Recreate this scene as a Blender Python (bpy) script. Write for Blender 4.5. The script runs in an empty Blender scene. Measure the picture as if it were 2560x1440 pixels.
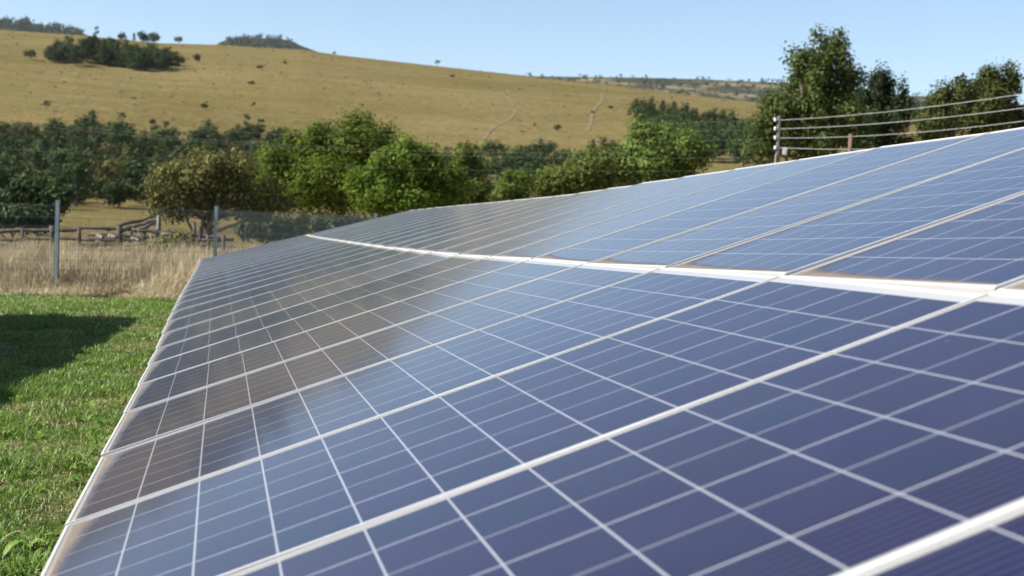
import bpy, bmesh, math, random
import numpy as np
from mathutils import Vector, Matrix

random.seed(7)
RNG = np.random.default_rng(11)
SC = bpy.context.scene
COL = SC.collection

# ------------------------------------------------------------------ camera
CAM_H = 1.45
F_PX, W_PX, H_PX = 3330.0, 2560.0, 1440.0
CR = np.array([[0.99952054, 0.03094046, 0.00117574],
               [0.0, -0.03797259, 0.99927878],
               [0.03096279, -0.99879966, -0.03795439]])   # camera axes (right, down, forward) -> world
cam_data = bpy.data.cameras.new('camera')
cam = bpy.data.objects.new('camera', cam_data)
COL.objects.link(cam)
m = Matrix.Identity(4)
for i in range(3):
    m[i][0] = CR[i, 0]; m[i][1] = -CR[i, 1]; m[i][2] = -CR[i, 2]
m[2][3] = CAM_H
cam.matrix_world = m
cam_data.sensor_width = 36.0
cam_data.lens = F_PX / W_PX * 36.0
cam_data.clip_start = 0.05
cam_data.clip_end = 30000
cam_data.dof.use_dof = True
cam_data.dof.focus_distance = 5.7
cam_data.dof.aperture_fstop = 4.6
SC.camera = cam

# ------------------------------------------------------------------ light
SUN_EL, SUN_ROT = math.radians(40), math.radians(-103)
world = bpy.data.worlds.new('World'); SC.world = world; world.use_nodes = True
wn = world.node_tree
bg = wn.nodes['Background']
sky = wn.nodes.new('ShaderNodeTexSky'); sky.sky_type = 'NISHITA'
sky.sun_disc = False; sky.sun_elevation = SUN_EL; sky.sun_rotation = SUN_ROT
sky.altitude = 800; sky.air_density = 1.0; sky.dust_density = 1.2; sky.ozone_density = 1.2
wn.links.new(sky.outputs[0], bg.inputs[0]); bg.inputs[1].default_value = 0.072
sd = bpy.data.lights.new('sun', 'SUN'); sd.energy = 5.0; sd.angle = math.radians(0.5); sd.color = (1.0, 0.94, 0.85)
sun = bpy.data.objects.new('sun', sd); COL.objects.link(sun)
sdir = Vector((math.sin(SUN_ROT) * math.cos(SUN_EL), math.cos(SUN_ROT) * math.cos(SUN_EL), math.sin(SUN_EL)))
sun.rotation_euler = sdir.to_track_quat('Z', 'Y').to_euler(); sun.location = (-20, -5, 30)
vs = SC.view_settings
vs.view_transform = 'Standard'; vs.look = 'None'; vs.exposure = 1.33; vs.gamma = 1.0; vs.use_curve_mapping = False
SC.cycles.max_bounces = 8

# ------------------------------------------------------------------ helpers
def ray(px, py):
    v = CR @ np.array([(px - 1280) / F_PX, (py - 720) / F_PX, 1.0])
    return v
def at(px, py, Y):
    v = ray(px, py); v = v * (Y / v[1])
    return np.array([v[0], v[1], v[2] + CAM_H])

def tag(o, label=None, cat=None, group=None, kind=None):
    if label: o['label'] = label
    if cat: o['category'] = cat
    if group: o['group'] = group
    if kind: o['kind'] = kind
    return o
def empty(name, loc, label, cat, group=None):
    o = bpy.data.objects.new(name, None); COL.objects.link(o)
    o.location = loc; o.empty_display_size = 0.2
    return tag(o, label, cat, group)
def link(name, mesh, parent=None, loc=None):
    o = bpy.data.objects.new(name, mesh); COL.objects.link(o)
    if parent is not None: o.parent = parent
    if loc is not None: o.location = loc
    return o
def np_mesh(name, verts, faces, mats, tone=None, matidx=None, smooth=False):
    """verts (n,3); faces list of arrays (k,c)"""
    me = bpy.data.meshes.new(name)
    if not isinstance(faces, list): faces = [faces]
    faces = [f for f in faces if len(f)]
    loops = np.concatenate([f.ravel() for f in faces]).astype(np.int32)
    tot = np.concatenate([np.full(len(f), f.shape[1]) for f in faces]).astype(np.int32)
    start = np.concatenate([[0], np.cumsum(tot)[:-1]]).astype(np.int32)
    me.vertices.add(len(verts)); me.vertices.foreach_set('co', np.asarray(verts, np.float32).ravel())
    me.loops.add(len(loops)); me.loops.foreach_set('vertex_index', loops)
    me.polygons.add(len(tot)); me.polygons.foreach_set('loop_start', start)
    try: me.polygons.foreach_set('loop_total', tot)
    except Exception: pass
    if not isinstance(mats, (list, tuple)): mats = [mats]
    for mm in mats: me.materials.append(mm)
    if matidx is not None: me.polygons.foreach_set('material_index', np.asarray(matidx, np.int32))
    if smooth: me.polygons.foreach_set('use_smooth', np.ones(len(tot), bool))
    me.update(calc_edges=True)
    if tone is not None:
        a = me.attributes.new('tone', 'FLOAT', 'FACE'); a.data.foreach_set('value', np.asarray(tone, np.float32))
    me.validate()
    return me

class MB:
    """collects boxes, tubes and quads into one mesh"""
    def __init__(s): s.v = []; s.f = []; s.n = 0; s.mi = []
    def add(s, V, F, mi=0):
        for q in F: s.f.append([i + s.n for i in q]); s.mi.append(mi)
        s.v += [tuple(p) for p in V]; s.n += len(V)
    def box(s, c, size, mi=0, M=None):
        x, y, z = [k / 2 for k in size]
        V = [(-x,-y,-z),(x,-y,-z),(x,y,-z),(-x,y,-z),(-x,-y,z),(x,-y,z),(x,y,z),(-x,y,z)]
        if M is not None: V = [tuple(M @ Vector(p)) for p in V]
        V = [(p[0]+c[0], p[1]+c[1], p[2]+c[2]) for p in V]
        s.add(V, [(0,3,2,1),(4,5,6,7),(0,1,5,4),(1,2,6,5),(2,3,7,6),(3,0,4,7)], mi)
    def bar(s, a, b, w, h, mi=0):
        a = Vector(a); b = Vector(b); t = (b - a).normalized()
        u = t.cross(Vector((0,0,1)));
        if u.length < 1e-4: u = Vector((1,0,0))
        u.normalize(); n = u.cross(t)
        V = [p + u*sx*w/2 + n*sy*h/2 for p in (a, b) for sx, sy in ((-1,-1),(1,-1),(1,1),(-1,1))]
        s.add(V, [(0,1,2,3),(7,6,5,4),(0,4,5,1),(1,5,6,2),(2,6,7,3),(3,7,4,0)], mi)
    def tube(s, pts, rad, seg=8, mi=0, cap=True):
        pts = [Vector(p) for p in pts]
        if not isinstance(rad, (list, tuple)): rad = [rad] * len(pts)
        V = []; F = []
        ref = Vector((0.3, 0.2, 0.93))
        for i, p in enumerate(pts):
            t = (pts[min(i+1, len(pts)-1)] - pts[max(i-1, 0)]).normalized()
            if abs(t.dot(ref)) > 0.95: ref = Vector((0.9, 0.3, 0.1))
            u = t.cross(ref).normalized(); w = t.cross(u)
            for k in range(seg):
                a = 2*math.pi*k/seg
                V.append(p + (u*math.cos(a) + w*math.sin(a)) * rad[i])
        for i in range(len(pts)-1):
            for k in range(seg):
                F.append((i*seg+k, i*seg+(k+1)%seg, (i+1)*seg+(k+1)%seg, (i+1)*seg+k))
        if cap:
            F.append(tuple(range(seg))[::-1]); F.append(tuple(range((len(pts)-1)*seg, len(pts)*seg)))
        s.add(V, F, mi)
    def mesh(s, name, mats, smooth=False):
        me = bpy.data.meshes.new(name); me.from_pydata(s.v, [], s.f)
        if not isinstance(mats, (list, tuple)): mats = [mats]
        for mm in mats: me.materials.append(mm)
        me.polygons.foreach_set('material_index', s.mi)
        if smooth: me.polygons.foreach_set('use_smooth', [True]*len(s.f))
        me.update(); return me
    def build(s, name, mats, parent=None, smooth=False, loc=None):
        return link(name, s.mesh(name, mats, smooth), parent, loc)

# ------------------------------------------------------------------ materials
class NT:
    def __init__(s, name):
        s.m = bpy.data.materials.new(name); s.m.use_nodes = True
        s.t = s.m.node_tree; s.out = s.t.nodes['Material Output']; s.b = s.t.nodes['Principled BSDF']
    def n(s, typ, **kw):
        x = s.t.nodes.new('ShaderNode' + typ)
        for k, v in kw.items(): setattr(x, k, v)
        return x
    def set(s, sock, v):
        if v is None: return
        if hasattr(v, 'is_linked') or isinstance(v, bpy.types.NodeSocket): s.t.links.new(v, sock)
        elif isinstance(v, (tuple, list)) and len(v) == 3 and sock.type == 'RGBA': sock.default_value = (*v, 1)
        else: sock.default_value = v
    def math(s, op, a, b=None, c=None, clamp=False):
        x = s.n('Math', operation=op, use_clamp=clamp)
        s.set(x.inputs[0], a); s.set(x.inputs[1], b); s.set(x.inputs[2], c)
        return x.outputs[0]
    def mix(s, fac, a, b, blend='MIX'):
        x = s.n('MixRGB', blend_type=blend)
        s.set(x.inputs[0], fac); s.set(x.inputs[1], a); s.set(x.inputs[2], b)
        return x.outputs[0]
    def noise(s, scale, detail=4, rough=.55, vec=None, dist=0.0):
        x = s.n('TexNoise'); x.inputs['Scale'].default_value = scale; x.inputs['Detail'].default_value = detail
        x.inputs['Roughness'].default_value = rough; x.inputs['Distortion'].default_value = dist
        s.set(x.inputs['Vector'], vec)
        return x.outputs[0]
    def ramp(s, fac, stops):
        x = s.n('ValToRGB'); cr = x.color_ramp
        while len(cr.elements) < len(stops): cr.elements.new(0.5)
        for e, (p, c) in zip(cr.elements, stops):
            e.position = p; e.color = (*c, 1) if isinstance(c, (tuple, list)) else (c, c, c, 1)
        s.set(x.inputs[0], fac); return x.outputs[0]
    def mapr(s, v, a, b, c=0.0, d=1.0, smooth=False):
        x = s.n('MapRange'); x.interpolation_type = 'SMOOTHSTEP' if smooth else 'LINEAR'
        for i, q in enumerate((v, a, b, c, d)): s.set(x.inputs[i], q)
        return x.outputs[0]
    def obj(s): return s.n('TexCoord').outputs['Object']
    def rnd(s): return s.n('ObjectInfo').outputs['Random']
    def attr(s, name): return s.n('Attribute', attribute_name=name).outputs['Fac']
    def vec(s, x, sc):
        q = s.n('Mapping'); s.set(q.inputs[0], x); q.inputs['Scale'].default_value = sc; return q.outputs[0]
    def bump(s, h, strength, dist=0.02):
        x = s.n('Bump'); x.inputs['Strength'].default_value = strength; x.inputs['Distance'].default_value = dist
        s.set(x.inputs['Height'], h); s.set(s.b.inputs['Normal'], x.outputs[0])
    def base(s, c, rough=.9, spec=.3, metal=0.0):
        s.set(s.b.inputs['Base Color'], c); s.set(s.b.inputs['Roughness'], rough)
        s.set(s.b.inputs['Specular IOR Level'], spec); s.set(s.b.inputs['Metallic'], metal)
        return s.m

def simple(name, ca, cb, scale, rough=.85, spec=.25, metal=0.0, bump=0.0, stretch=None):
    t = NT(name); v = t.obj()
    if stretch: v = t.vec(v, stretch)
    nz = t.noise(scale, 5, .6, v)
    c = t.mix(t.mapr(nz, .3, .7), ca, cb)
    if bump: t.bump(nz, bump)
    return t.base(c, rough, spec, metal)

def leaf_mat(name, dark, mid, light, trans=.35, gloss=.08):
    t = NT(name)
    tone = t.attr('tone')
    c = t.ramp(tone, [(0.0, dark), (0.5, mid), (1.0, light)])
    hs = t.n('HueSaturation'); t.set(hs.inputs['Color'], c)
    t.set(hs.inputs['Value'], t.mapr(t.rnd(), 0, 1, .75, 1.25)); t.set(hs.inputs['Hue'], t.mapr(t.rnd(), 0, 1, .485, .51))
    c = hs.outputs[0]
    t.base(c, .65, gloss)
    tr = t.n('BsdfTranslucent'); t.set(tr.inputs[0], t.mix(.5, c, light))
    mx = t.n('MixShader'); mx.inputs[0].default_value = trans
    t.t.links.new(t.b.outputs[0], mx.inputs[1]); t.t.links.new(tr.outputs[0], mx.inputs[2])
    t.t.links.new(mx.outputs[0], t.out.inputs[0])
    return t.m

BARK = simple('bark', (.09,.07,.05), (.22,.18,.14), 6, stretch=(4,4,1), bump=.5)
ALU = simple('anodised_aluminium', (.40,.40,.395), (.47,.47,.465), 3, rough=.4, spec=.5, metal=.12)
GALV = simple('galvanised_steel', (.34,.38,.40), (.46,.50,.51), 8, rough=.55, spec=.5, metal=.3)
BACKSHEET = simple('white_backsheet', (.70,.70,.68), (.74,.74,.72), 3, rough=.5)
BLACKP = simple('black_plastic', (.02,.02,.02), (.03,.03,.03), 4, rough=.5)

def panel_mat():
    t = NT('solar_cells_under_glass')
    sx = t.n('SeparateXYZ'); t.set(sx.inputs[0], t.obj())
    x, y = sx.outputs[0], sx.outputs[1]
    CP = 0.158
    cu = t.math('DIVIDE', t.math('ADD', x, 0.960), CP); cv = t.math('DIVIDE', t.math('ADD', y, 0.4845), 0.1615)
    def line(c, w):      # 1 on the gap between cells
        fr = t.math('ABSOLUTE', t.math('SUBTRACT', t.math('FRACT', c), .5))
        return t.mapr(fr, .5 - w/CP*.5 - .002, .5 - w/CP*.5 + .002)
    lu = line(cu, .0038); lv = line(cv, .0046)
    # gap lines alternate between brighter and duller ribbons
    par = t.math('MODULO', t.math('ROUND', cv), 2.0)
    lv = t.math('MULTIPLY', lv, t.mapr(par, 0, 1, .58, .95))
    grid = t.math('MAXIMUM', t.math('MULTIPLY', lu, .95), lv)
    inside = t.math('MULTIPLY', t.math('LESS_THAN', t.math('ABSOLUTE', t.math('ADD', x, .012)), .9475), t.math('LESS_THAN', t.math('ABSOLUTE', y), .484))
    # cell colour
    cell = t.n('CombineXYZ'); t.set(cell.inputs[0], t.math('FLOOR', cu)); t.set(cell.inputs[1], t.math('FLOOR', cv)); t.set(cell.inputs[2], t.math('MULTIPLY', t.rnd(), 57.0))
    wn_ = t.n('TexWhiteNoise', noise_dimensions='3D'); t.set(wn_.inputs[0], cell.outputs[0])
    hue = t.math('ADD', t.math('MULTIPLY', wn_.outputs[0], .45), t.math('MULTIPLY', t.rnd(), .55))
    base = t.ramp(hue, [(0, (.003,.005,.032)), (.35, (.004,.008,.030)), (.65, (.010,.006,.026)), (.85, (.010,.009,.020)), (1, (.003,.014,.030))])
    vo = t.n('TexVoronoi'); vo.inputs['Scale'].default_value = 90; t.set(vo.inputs['Vector'], t.obj())
    base = t.mix(.25, base, t.mix(1.0, base, vo.outputs['Color'], 'MULTIPLY'))
    base = t.mix(t.mapr(t.noise(2.5, 3, .5, t.obj()), .45, .8), base, (.012,.013,.034))
    stripe = t.math('SINE', t.math('MULTIPLY', y, 2*math.pi/0.0202))
    base = t.mix(t.mapr(stripe, -.7, .8, .0, .9), base, (.021,.021,.052))
    col = t.mix(grid, base, (0.2340,0.2457,0.2730))
    col = t.mix(t.math('SUBTRACT', 1.0, inside), col, (.29,.29,.282))
    # dust: thin film everywhere, thick washed-down band on the low edge, spots
    nz = t.noise(95, 4, .75, t.obj()); n2 = t.noise(5, 3, .6, t.obj()); n3 = t.noise(160, 2, .6, t.obj())
    vv = t.mapr(y, -.49, .49, 0, 1)
    width = t.math('ADD', .014, t.math('MULTIPLY', t.math('POWER', vv, 3.5), .055))
    width = t.math('MULTIPLY', width, t.mapr(n2, .25, .75, .55, 1.3))
    dist = t.math('ADD', x, .974)
    ddust = t.math('SUBTRACT', width, t.math('ADD', dist, t.math('MULTIPLY', t.math('SUBTRACT', nz, .5), .06)))
    low = t.mapr(ddust, -.030, .016, 0, .93, True)
    film = t.mapr(n2, .3, .8, .006, .028)
    spots = t.mapr(t.noise(22, 2, .9, t.obj()), .74, .80, 0, .35)
    rim = t.math('MULTIPLY', t.mapr(t.math('ABSOLUTE', y), .470, .492, 0, .5, True), t.mapr(nz, .4, .65))
    dust = t.math('MAXIMUM', t.math('MAXIMUM', low, film), t.math('MAXIMUM', spots, rim))
    dust = t.math('MULTIPLY', dust, t.mapr(n3, .2, .7, .8, 1.05), clamp=True)
    dust = t.math('MULTIPLY', dust, t.math('ADD', .9, t.math('MULTIPLY', inside, .1)))
    col = t.mix(dust, col, (0.1287,0.1092,0.0842))
    rough = t.mapr(dust, .05, .6, .095, .9)
    t.set(t.b.inputs['IOR'], 1.5)
    t.base(col, rough, .20)
    t.set(t.b.inputs['Sheen Weight'], t.mapr(n2, .3, .8, .60, .85)); t.set(t.b.inputs['Sheen Roughness'], .15); t.set(t.b.inputs['Specular Tint'], (.86,.91,1.0,1)); t.set(t.b.inputs['Sheen Tint'], (.92,.90,.88))
    return t.m
PANEL = panel_mat()

# ------------------------------------------------------------------ terrain
def sky_pts(pts):
    A = []
    for px, py in pts:
        v = ray(px, py); A.append((math.atan2(v[0], v[1]), v[2] / math.hypot(v[0], v[1])))
    return np.array(A)
CREST = sky_pts([(-900,60),(-400,60),(0,75),(200,88),(400,108),(550,112),(760,125),(850,138),(1000,155),(1100,166),(1300,188),(1450,205),(1560,215),(1700,235),(1880,255),(2000,268),(2320,292),(2560,312),(3000,360),(3600,420)])
FARC = sky_pts([(-900,20),(-200,45),(0,57),(120,69),(215,86),(300,120),(520,128),(548,106),(575,97),(640,95),(690,95),(730,102),(745,111),(790,128),(860,150),(1000,185),(1300,190),(1430,192),(1600,194),(1750,198),(1930,206),(2100,215),(2200,235),(2340,242),(2560,262),(3000,300),(3600,380)])
RC, RF0, RF = 900.0, 1500.0, 2700.0
_tr = np.arange(0, 352, 2.0)
_e = np.interp(_tr, [30, 50, 75, 100, 150, 230, 350], [-CAM_H/30, -CAM_H/50, -.012, 0.0, .011, .032, .064])
_tz = np.where(_tr < 50, 0, CAM_H + _tr * _e)
_k = np.ones(13) / 13
_tz = np.convolve(np.pad(_tz, 6, mode='edge'), _k, 'valid'); _tz[_tr < 45] = 0
Z350 = _tz[-1]
def fade(az): return np.clip((math.radians(75) - np.abs(az)) / math.radians(30), 0, 1)
def hgt(x, y):
    x = np.asarray(x, float); y = np.asarray(y, float)
    r = np.hypot(x, y); az = np.arctan2(x, y)
    ec = np.interp(az, CREST[:, 0], CREST[:, 1]); ef = np.interp(az, FARC[:, 0], FARC[:, 1])
    zc = CAM_H + RC * ec; zf = CAM_H + RF * ef
    z = np.interp(r, _tr, _tz)
    t = np.clip((r - 350) / (RC - 350), 0, 1)
    z = np.where(r > 350, Z350 + (zc - Z350) * (t + .22 * t * (1 - t)), z)
    und = np.sin(x / 47 + y / 61) * np.sin(y / 38 - x / 90) * 1.1 + np.sin(x / 19.0 + 1) * np.sin(y / 26.0) * .35
    z = z + und * np.clip((r - 120) / 200, 0, 1) * np.clip((RC - 60 - r) / 200, 0, 1)
    t2 = np.clip((r - RC) / (RF0 - RC), 0, 1)
    z15 = zc * .72
    z = np.where(r > RC, zc + (z15 - zc) * t2 * t2 * (3 - 2 * t2), z)
    t3 = np.clip((r - RF0) / (RF - RF0), 0, 1)
    z = np.where(r > RF0, z15 + (zf - z15) * (t3 + .1 * t3 * (1 - t3)), z)
    t4 = np.clip((r - RF) / 3000, 0, 1)
    z = np.where(r > RF, zf * (1 - t4 * .9), z)
    return z * fade(az)
def hit(px, py):
    v = ray(px, py); v = v / math.hypot(v[0], v[1])
    rs = np.concatenate([np.arange(8, 120, .5), np.arange(120, RC + 40, 2.0), np.arange(RC + 40, 3200, 10)])
    below = hgt(v[0]*rs, v[1]*rs) >= CAM_H + v[2]*rs
    i = int(np.argmax(below)) if below.any() else int(np.searchsorted(rs, RC - 6))
    r = rs[i]
    return np.array([v[0]*r, v[1]*r, float(hgt(v[0]*r, v[1]*r))]), r

def polar(name, r0, r1, rs, mat, front=True):
    az = np.radians(np.concatenate([np.arange(-180, -60, 6), np.arange(-60, -26, 2), np.arange(-26, 26, .2), np.arange(26, 60, 2), np.arange(60, 180.1, 6)]))
    A, Rr = np.meshgrid(az, rs, indexing='ij')
    X = Rr * np.sin(A); Y = Rr * np.cos(A); Z = hgt(X, Y)
    V = np.stack([X, Y, Z], -1).reshape(-1, 3); na, nr = A.shape
    idx = np.arange(na * nr).reshape(na, nr)
    F = np.stack([idx[:-1, :-1], idx[:-1, 1:], idx[1:, 1:], idx[1:, :-1]], -1).reshape(-1, 4)[:, ::-1]
    return tag(link(name, np_mesh(name, V, F, mat, smooth=True)), kind='structure')

def ground_mat():
    t = NT('dry_soil_and_straw'); o = t.obj()
    a = t.noise(.9, 6, .65, o); b = t.noise(9, 5, .7, o); c = t.noise(.12, 3, .5, o)
    col = t.ramp(a, [(.25, (0.1200,0.0825,0.0488)), (.5, (0.2250,0.1650,0.0900)), (.75, (0.3150,0.2325,0.1275))])
    col = t.mix(t.mapr(b, .45, .7, 0, .5), col, (.19,.14,.08))
    col = t.mix(t.mapr(c, .5, .7, 0, .5), col, (.17,.17,.06))
    t.bump(b, .6, .05)
    return t.base(col, .95, .1)
def lawn_mat():
    t = NT('lawn_soil_and_thatch'); o = t.obj()
    a = t.noise(1.4, 6, .65, o); b = t.noise(26, 5, .7, o)
    col = t.ramp(a, [(.3, (0.0420,0.0600,0.0150)), (.5, (0.0720,0.0720,0.0270)), (.68, (0.1620,0.1260,0.0660))])
    col = t.mix(t.mapr(b, .4, .7, 0, .6), col, (.06,.06,.02))
    t.bump(b, .7, .04)
    return t.base(col, .95, .1)
def hill_mat():
    t = NT('golden_veld_grass'); o = t.obj()
    a = t.noise(.012, 6, .6, o); b = t.noise(.13, 6, .75, o); s = t.noise(.03, 5, .6, t.vec(o, (.35, 1.6, 3.0)))
    f = t.noise(1.1, 4, .75, t.vec(o, (.6, 1.0, 1.0)))
    col = t.ramp(a, [(.25, (0.1049,0.0821,0.0312)), (.5, (0.1560,0.1210,0.0560)), (.75, (0.1850,0.1440,0.0700))])
    col = t.mix(t.mapr(s, .42, .68, 0, .65), col, (0.0975,0.0905,0.0320))
    col = t.mix(t.mapr(b, .5, .75, 0, .45), col, (0.1950,0.1521,0.0694))
    col = t.mix(t.mapr(f, .35, .65, .55, 0), col, (0.0663,0.0569,0.0179))
    # scrubby olive undergrowth on the lower slope among the trees
    sp = t.n('SeparateXYZ'); t.set(sp.inputs[0], o)
    z = sp.outputs[2]
    scrub = t.math('MULTIPLY', t.mapr(z, 26, 15, 0, 1, True), t.mapr(t.noise(.035, 5, .7, o), .38, .58))
    scrub = t.math('MULTIPLY', scrub, t.mapr(z, 4.0, 8.0, 0, 1, True))
    col = t.mix(t.math('MULTIPLY', scrub, .75), col, (.085,.085,.032))
    rock = t.mapr(t.noise(.09, 3, .8, o), .73, .78, 0, .6)
    col = t.mix(rock, col, (.42,.38,.30))
    t.bump(b, .8, 2.0)
    return t.base(col, 1.0, 0.0)
def far_mat():
    t = NT('scrub_covered_ridge'); o = t.obj()
    a = t.noise(.010, 7, .72, t.vec(o, (1, .6, 1.6))); b = t.noise(.05, 5, .7, o)
    sp = t.n('SeparateXYZ'); t.set(sp.inputs[0], o)
    r = t.math('SQRT', t.math('ADD', t.math('POWER', sp.outputs[0], 2.0), t.math('POWER', sp.outputs[1], 2.0)))
    top = t.math('ADD', t.mapr(r, 2670, 2700, 0, .16), t.mapr(sp.outputs[0], -425, -470, 0, .30))
    m_ = t.mapr(t.math('ADD', a, top), .37, .49)
    grass = t.mix(t.mapr(b, .3, .7), (0.1326,0.1092,0.0585), (0.1950,0.1599,0.0936))
    col = t.mix(t.math('MULTIPLY', m_, .9), grass, (.013,.020,.014))
    return t.base(col, 1.0, 0.0)
M_GROUND, M_LAWN, M_HILL, M_FAR = ground_mat(), lawn_mat(), hill_mat(), far_mat()
polar('ground', 0, 60, np.concatenate([[0.01], np.arange(3, 61, 3.0)]), M_GROUND)
polar('hillside', 60, 1500, np.concatenate([np.arange(60, 400, 8.0), np.arange(400, 860, 14.0), np.arange(860, 960, 5.0), np.arange(960, 1501, 45.0)]), M_HILL)
polar('far_hills', 1500, 9000, np.concatenate([np.arange(1500, 2600, 50.0), np.arange(2600, 2800, 10.0), np.arange(2800, 9100, 400.0)]), M_FAR)

def lawn_edge(x): return 26.2 + .25*math.sin(x*1.3) + .18*math.sin(x*3.1+1) + .02*x
def make_lawn():
    V = []; F = []
    xs = np.arange(-40, 30.1, .5)
    for x in xs: V.append((x, -12, .004)); V.append((x, lawn_edge(x), .004))
    for i in range(len(xs)-1): F.append((2*i, 2*i+2, 2*i+3, 2*i+1))
    me = bpy.data.meshes.new('lawn'); me.from_pydata(V, [], F); me.materials.append(M_LAWN); me.update()
    tag(link('lawn', me), kind='structure')
make_lawn()

# footpaths on the hill
PATH_M = simple('bare_path_earth', (.128,.092,.048), (.150,.108,.056), .2)
PATH_F = simple('faint_path_earth', (.118,.090,.043), (.130,.100,.048), .2)
def footpath(pix, w, mat):
    c = np.array([hit(px, py)[0] for px, py in pix])
    t = np.linspace(0, len(c)-1, len(c)*12); P = np.stack([np.interp(t, np.arange(len(c)), c[:, k]) for k in range(3)], 1)
    P[:, 0] += np.sin(t*2.1)*.35
    V = []; F = []
    for i, p in enumerate(P):
        d = P[min(i+1, len(P)-1)] - P[max(i-1, 0)]; n = np.array([d[1], -d[0]]); n /= np.linalg.norm(n) + 1e-9
        ww = w * random.uniform(.35, 1.1)
        for s in (-1, 0, 1):
            x, y = p[0]+n[0]*ww*s, p[1]+n[1]*ww*s; V.append((x, y, float(hgt(x, y)) + .14))
    for i in range(len(P)-1):
        for k in (0, 1): F.append((3*i+k, 3*i+k+1, 3*i+k+4, 3*i+k+3))
    me = bpy.data.meshes.new('footpath'); me.from_pydata(V, [], F); me.materials.append(mat); me.update()
    tag(link('footpath', me), kind='structure')
footpath([(1268,225),(1270,245),(1283,265),(1288,280),(1270,300),(1245,315),(1222,332),(1205,350)], .6, PATH_M)
footpath([(1505,235),(1500,255),(1490,275),(1478,295),(1472,315),(1468,330)], .9, PATH_F)

# ------------------------------------------------------------------ solar array
SEP = [[-0.852,2.246,0.701],[-1.07,3.234,0.715],[-1.292,4.223,0.713],[-1.504,5.208,0.714],[-1.724,6.193,0.711],[-1.947,7.181,0.702],[-2.169,8.168,0.699],[-2.389,9.156,0.712],[-2.617,10.144,0.722],[-2.831,11.137,0.738],[-3.042,12.132,0.756],[-3.259,13.124,0.767],[-3.478,14.117,0.786],[-3.694,15.11,0.801],[-3.906,16.101,0.786],[-4.121,17.091,0.771],[-4.34,18.08,0.77],[-4.555,19.07,0.779],[-4.752,20.064,0.797],[-4.962,21.052,0.813],[-5.189,22.036,0.86],[-5.407,23.022,0.876],[-5.615,24.012,0.851]]
DIR = [[0.9173,0.2005,0.3439],[0.9213,0.2013,0.3328],[0.9229,0.2016,0.3281],[0.9243,0.2022,0.3238],[0.9242,0.2033,0.3233],[0.9256,0.2003,0.3213],[0.9267,0.1983,0.3193],[0.929,0.1974,0.313],[0.9308,0.198,0.3072],[0.9337,0.195,0.3002],[0.9367,0.1929,0.2923],[0.9385,0.1932,0.2861],[0.9407,0.1943,0.2782],[0.9422,0.1956,0.2721],[0.9392,0.1962,0.2817],[0.9354,0.1962,0.2942],[0.9327,0.1958,0.3028],[0.9318,0.1953,0.3061],[0.9344,0.1954,0.2977],[0.9361,0.1965,0.2916],[0.9389,0.1983,0.2814],[0.9414,0.1994,0.2721],[0.944,0.1998,0.2627]]
SEP = np.array(SEP); DIR = np.array(DIR)
_q = np.arange(len(SEP)) / 11.0 - 1
_wb = np.clip((np.arange(len(SEP)) - 6) / 6.0, 0, 1)[:, None]
SEP = (1 - _wb) * SEP + _wb * np.stack([np.polyval(np.polyfit(_q, SEP[:, c], dg), _q) for c, dg in ((0, 5), (1, 5), (2, 5))], 1)
DIR[0, 2] = .3415
DIR = (1 - _wb) * DIR + _wb * np.stack([np.polyval(np.polyfit(_q, DIR[:, c], 4), _q) for c in range(3)], 1)
for k in range(11, len(SEP)):      # the top edge runs level along the far half
    h = (1.895 - SEP[k, 2]) / 3.95; w = min(1, (k - 10) / 3); DIR[k, 2] = DIR[k, 2]*(1-w) + h*w; DIR[k] /= np.linalg.norm(DIR[k])
ext = 3
SEP = np.concatenate([[SEP[0] - (SEP[1]-SEP[0])*k + np.array([0, 0, .014*k]) for k in range(ext, 0, -1)], SEP])
DIR = np.concatenate([[DIR[0]]*ext, DIR])
PL, PW, PT, PITCH_U = 1.962, 1.008, 0.040, 1.976

def panel_parts():
    fr = MB(); lip = .010; h = PT
    X, Y = PL/2, PW/2
    # frame bars, mitred: outer ring / inner ring profile, top stands 2 mm above the glass
    o = [(-X,-Y),(X,-Y),(X,Y),(-X,Y)]; i_ = [(-X+lip,-Y+lip),(X-lip,-Y+lip),(X-lip,Y-lip),(-X+lip,Y-lip)]
    V = [(a,b,.0) for a,b in o] + [(a,b,.0) for a,b in i_] + [(a,b,-h) for a,b in o] + [(a,b,-h) for a,b in i_]
    bv = .0012
    F = []
    for k in range(4):
        n = (k+1) % 4
        F += [(k, n, 4+n, 4+k), (8+k, 8+n, n, k), (4+k, 4+n, 12+n, 12+k), (12+k, 12+n, 8+n, 8+k)]
    fr.add(V, F)
    fm = fr.mesh('panel_frame', ALU)
    g = MB(); g.box((0,0,-.0055), (PL-2*lip+.002, PW-2*lip+.002, .006))
    gm = g.mesh('panel_glass', PANEL)
    b = MB(); b.box((0,0,-.012), (PL-2*lip+.002, PW-2*lip+.002, .004)); bm_ = b.mesh('panel_backsheet', BACKSHEET)
    jb = MB(); jb.box((PL/2-.25,0,-.026), (.11,.13,.024)); jm = jb.mesh('panel_junction_box', BLACKP)
    return fm, gm, bm_, jm
FM, GM, BM_, JM = panel_parts()
# soften frame edges
bmx = bmesh.new(); bmx.from_mesh(FM); bmesh.ops.bevel(bmx, geom=[e for e in bmx.edges if all(v.co.z > -.001 for v in e.verts)], offset=.0014, segments=2, affect='EDGES'); bmx.to_mesh(FM); bmx.free()

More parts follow.
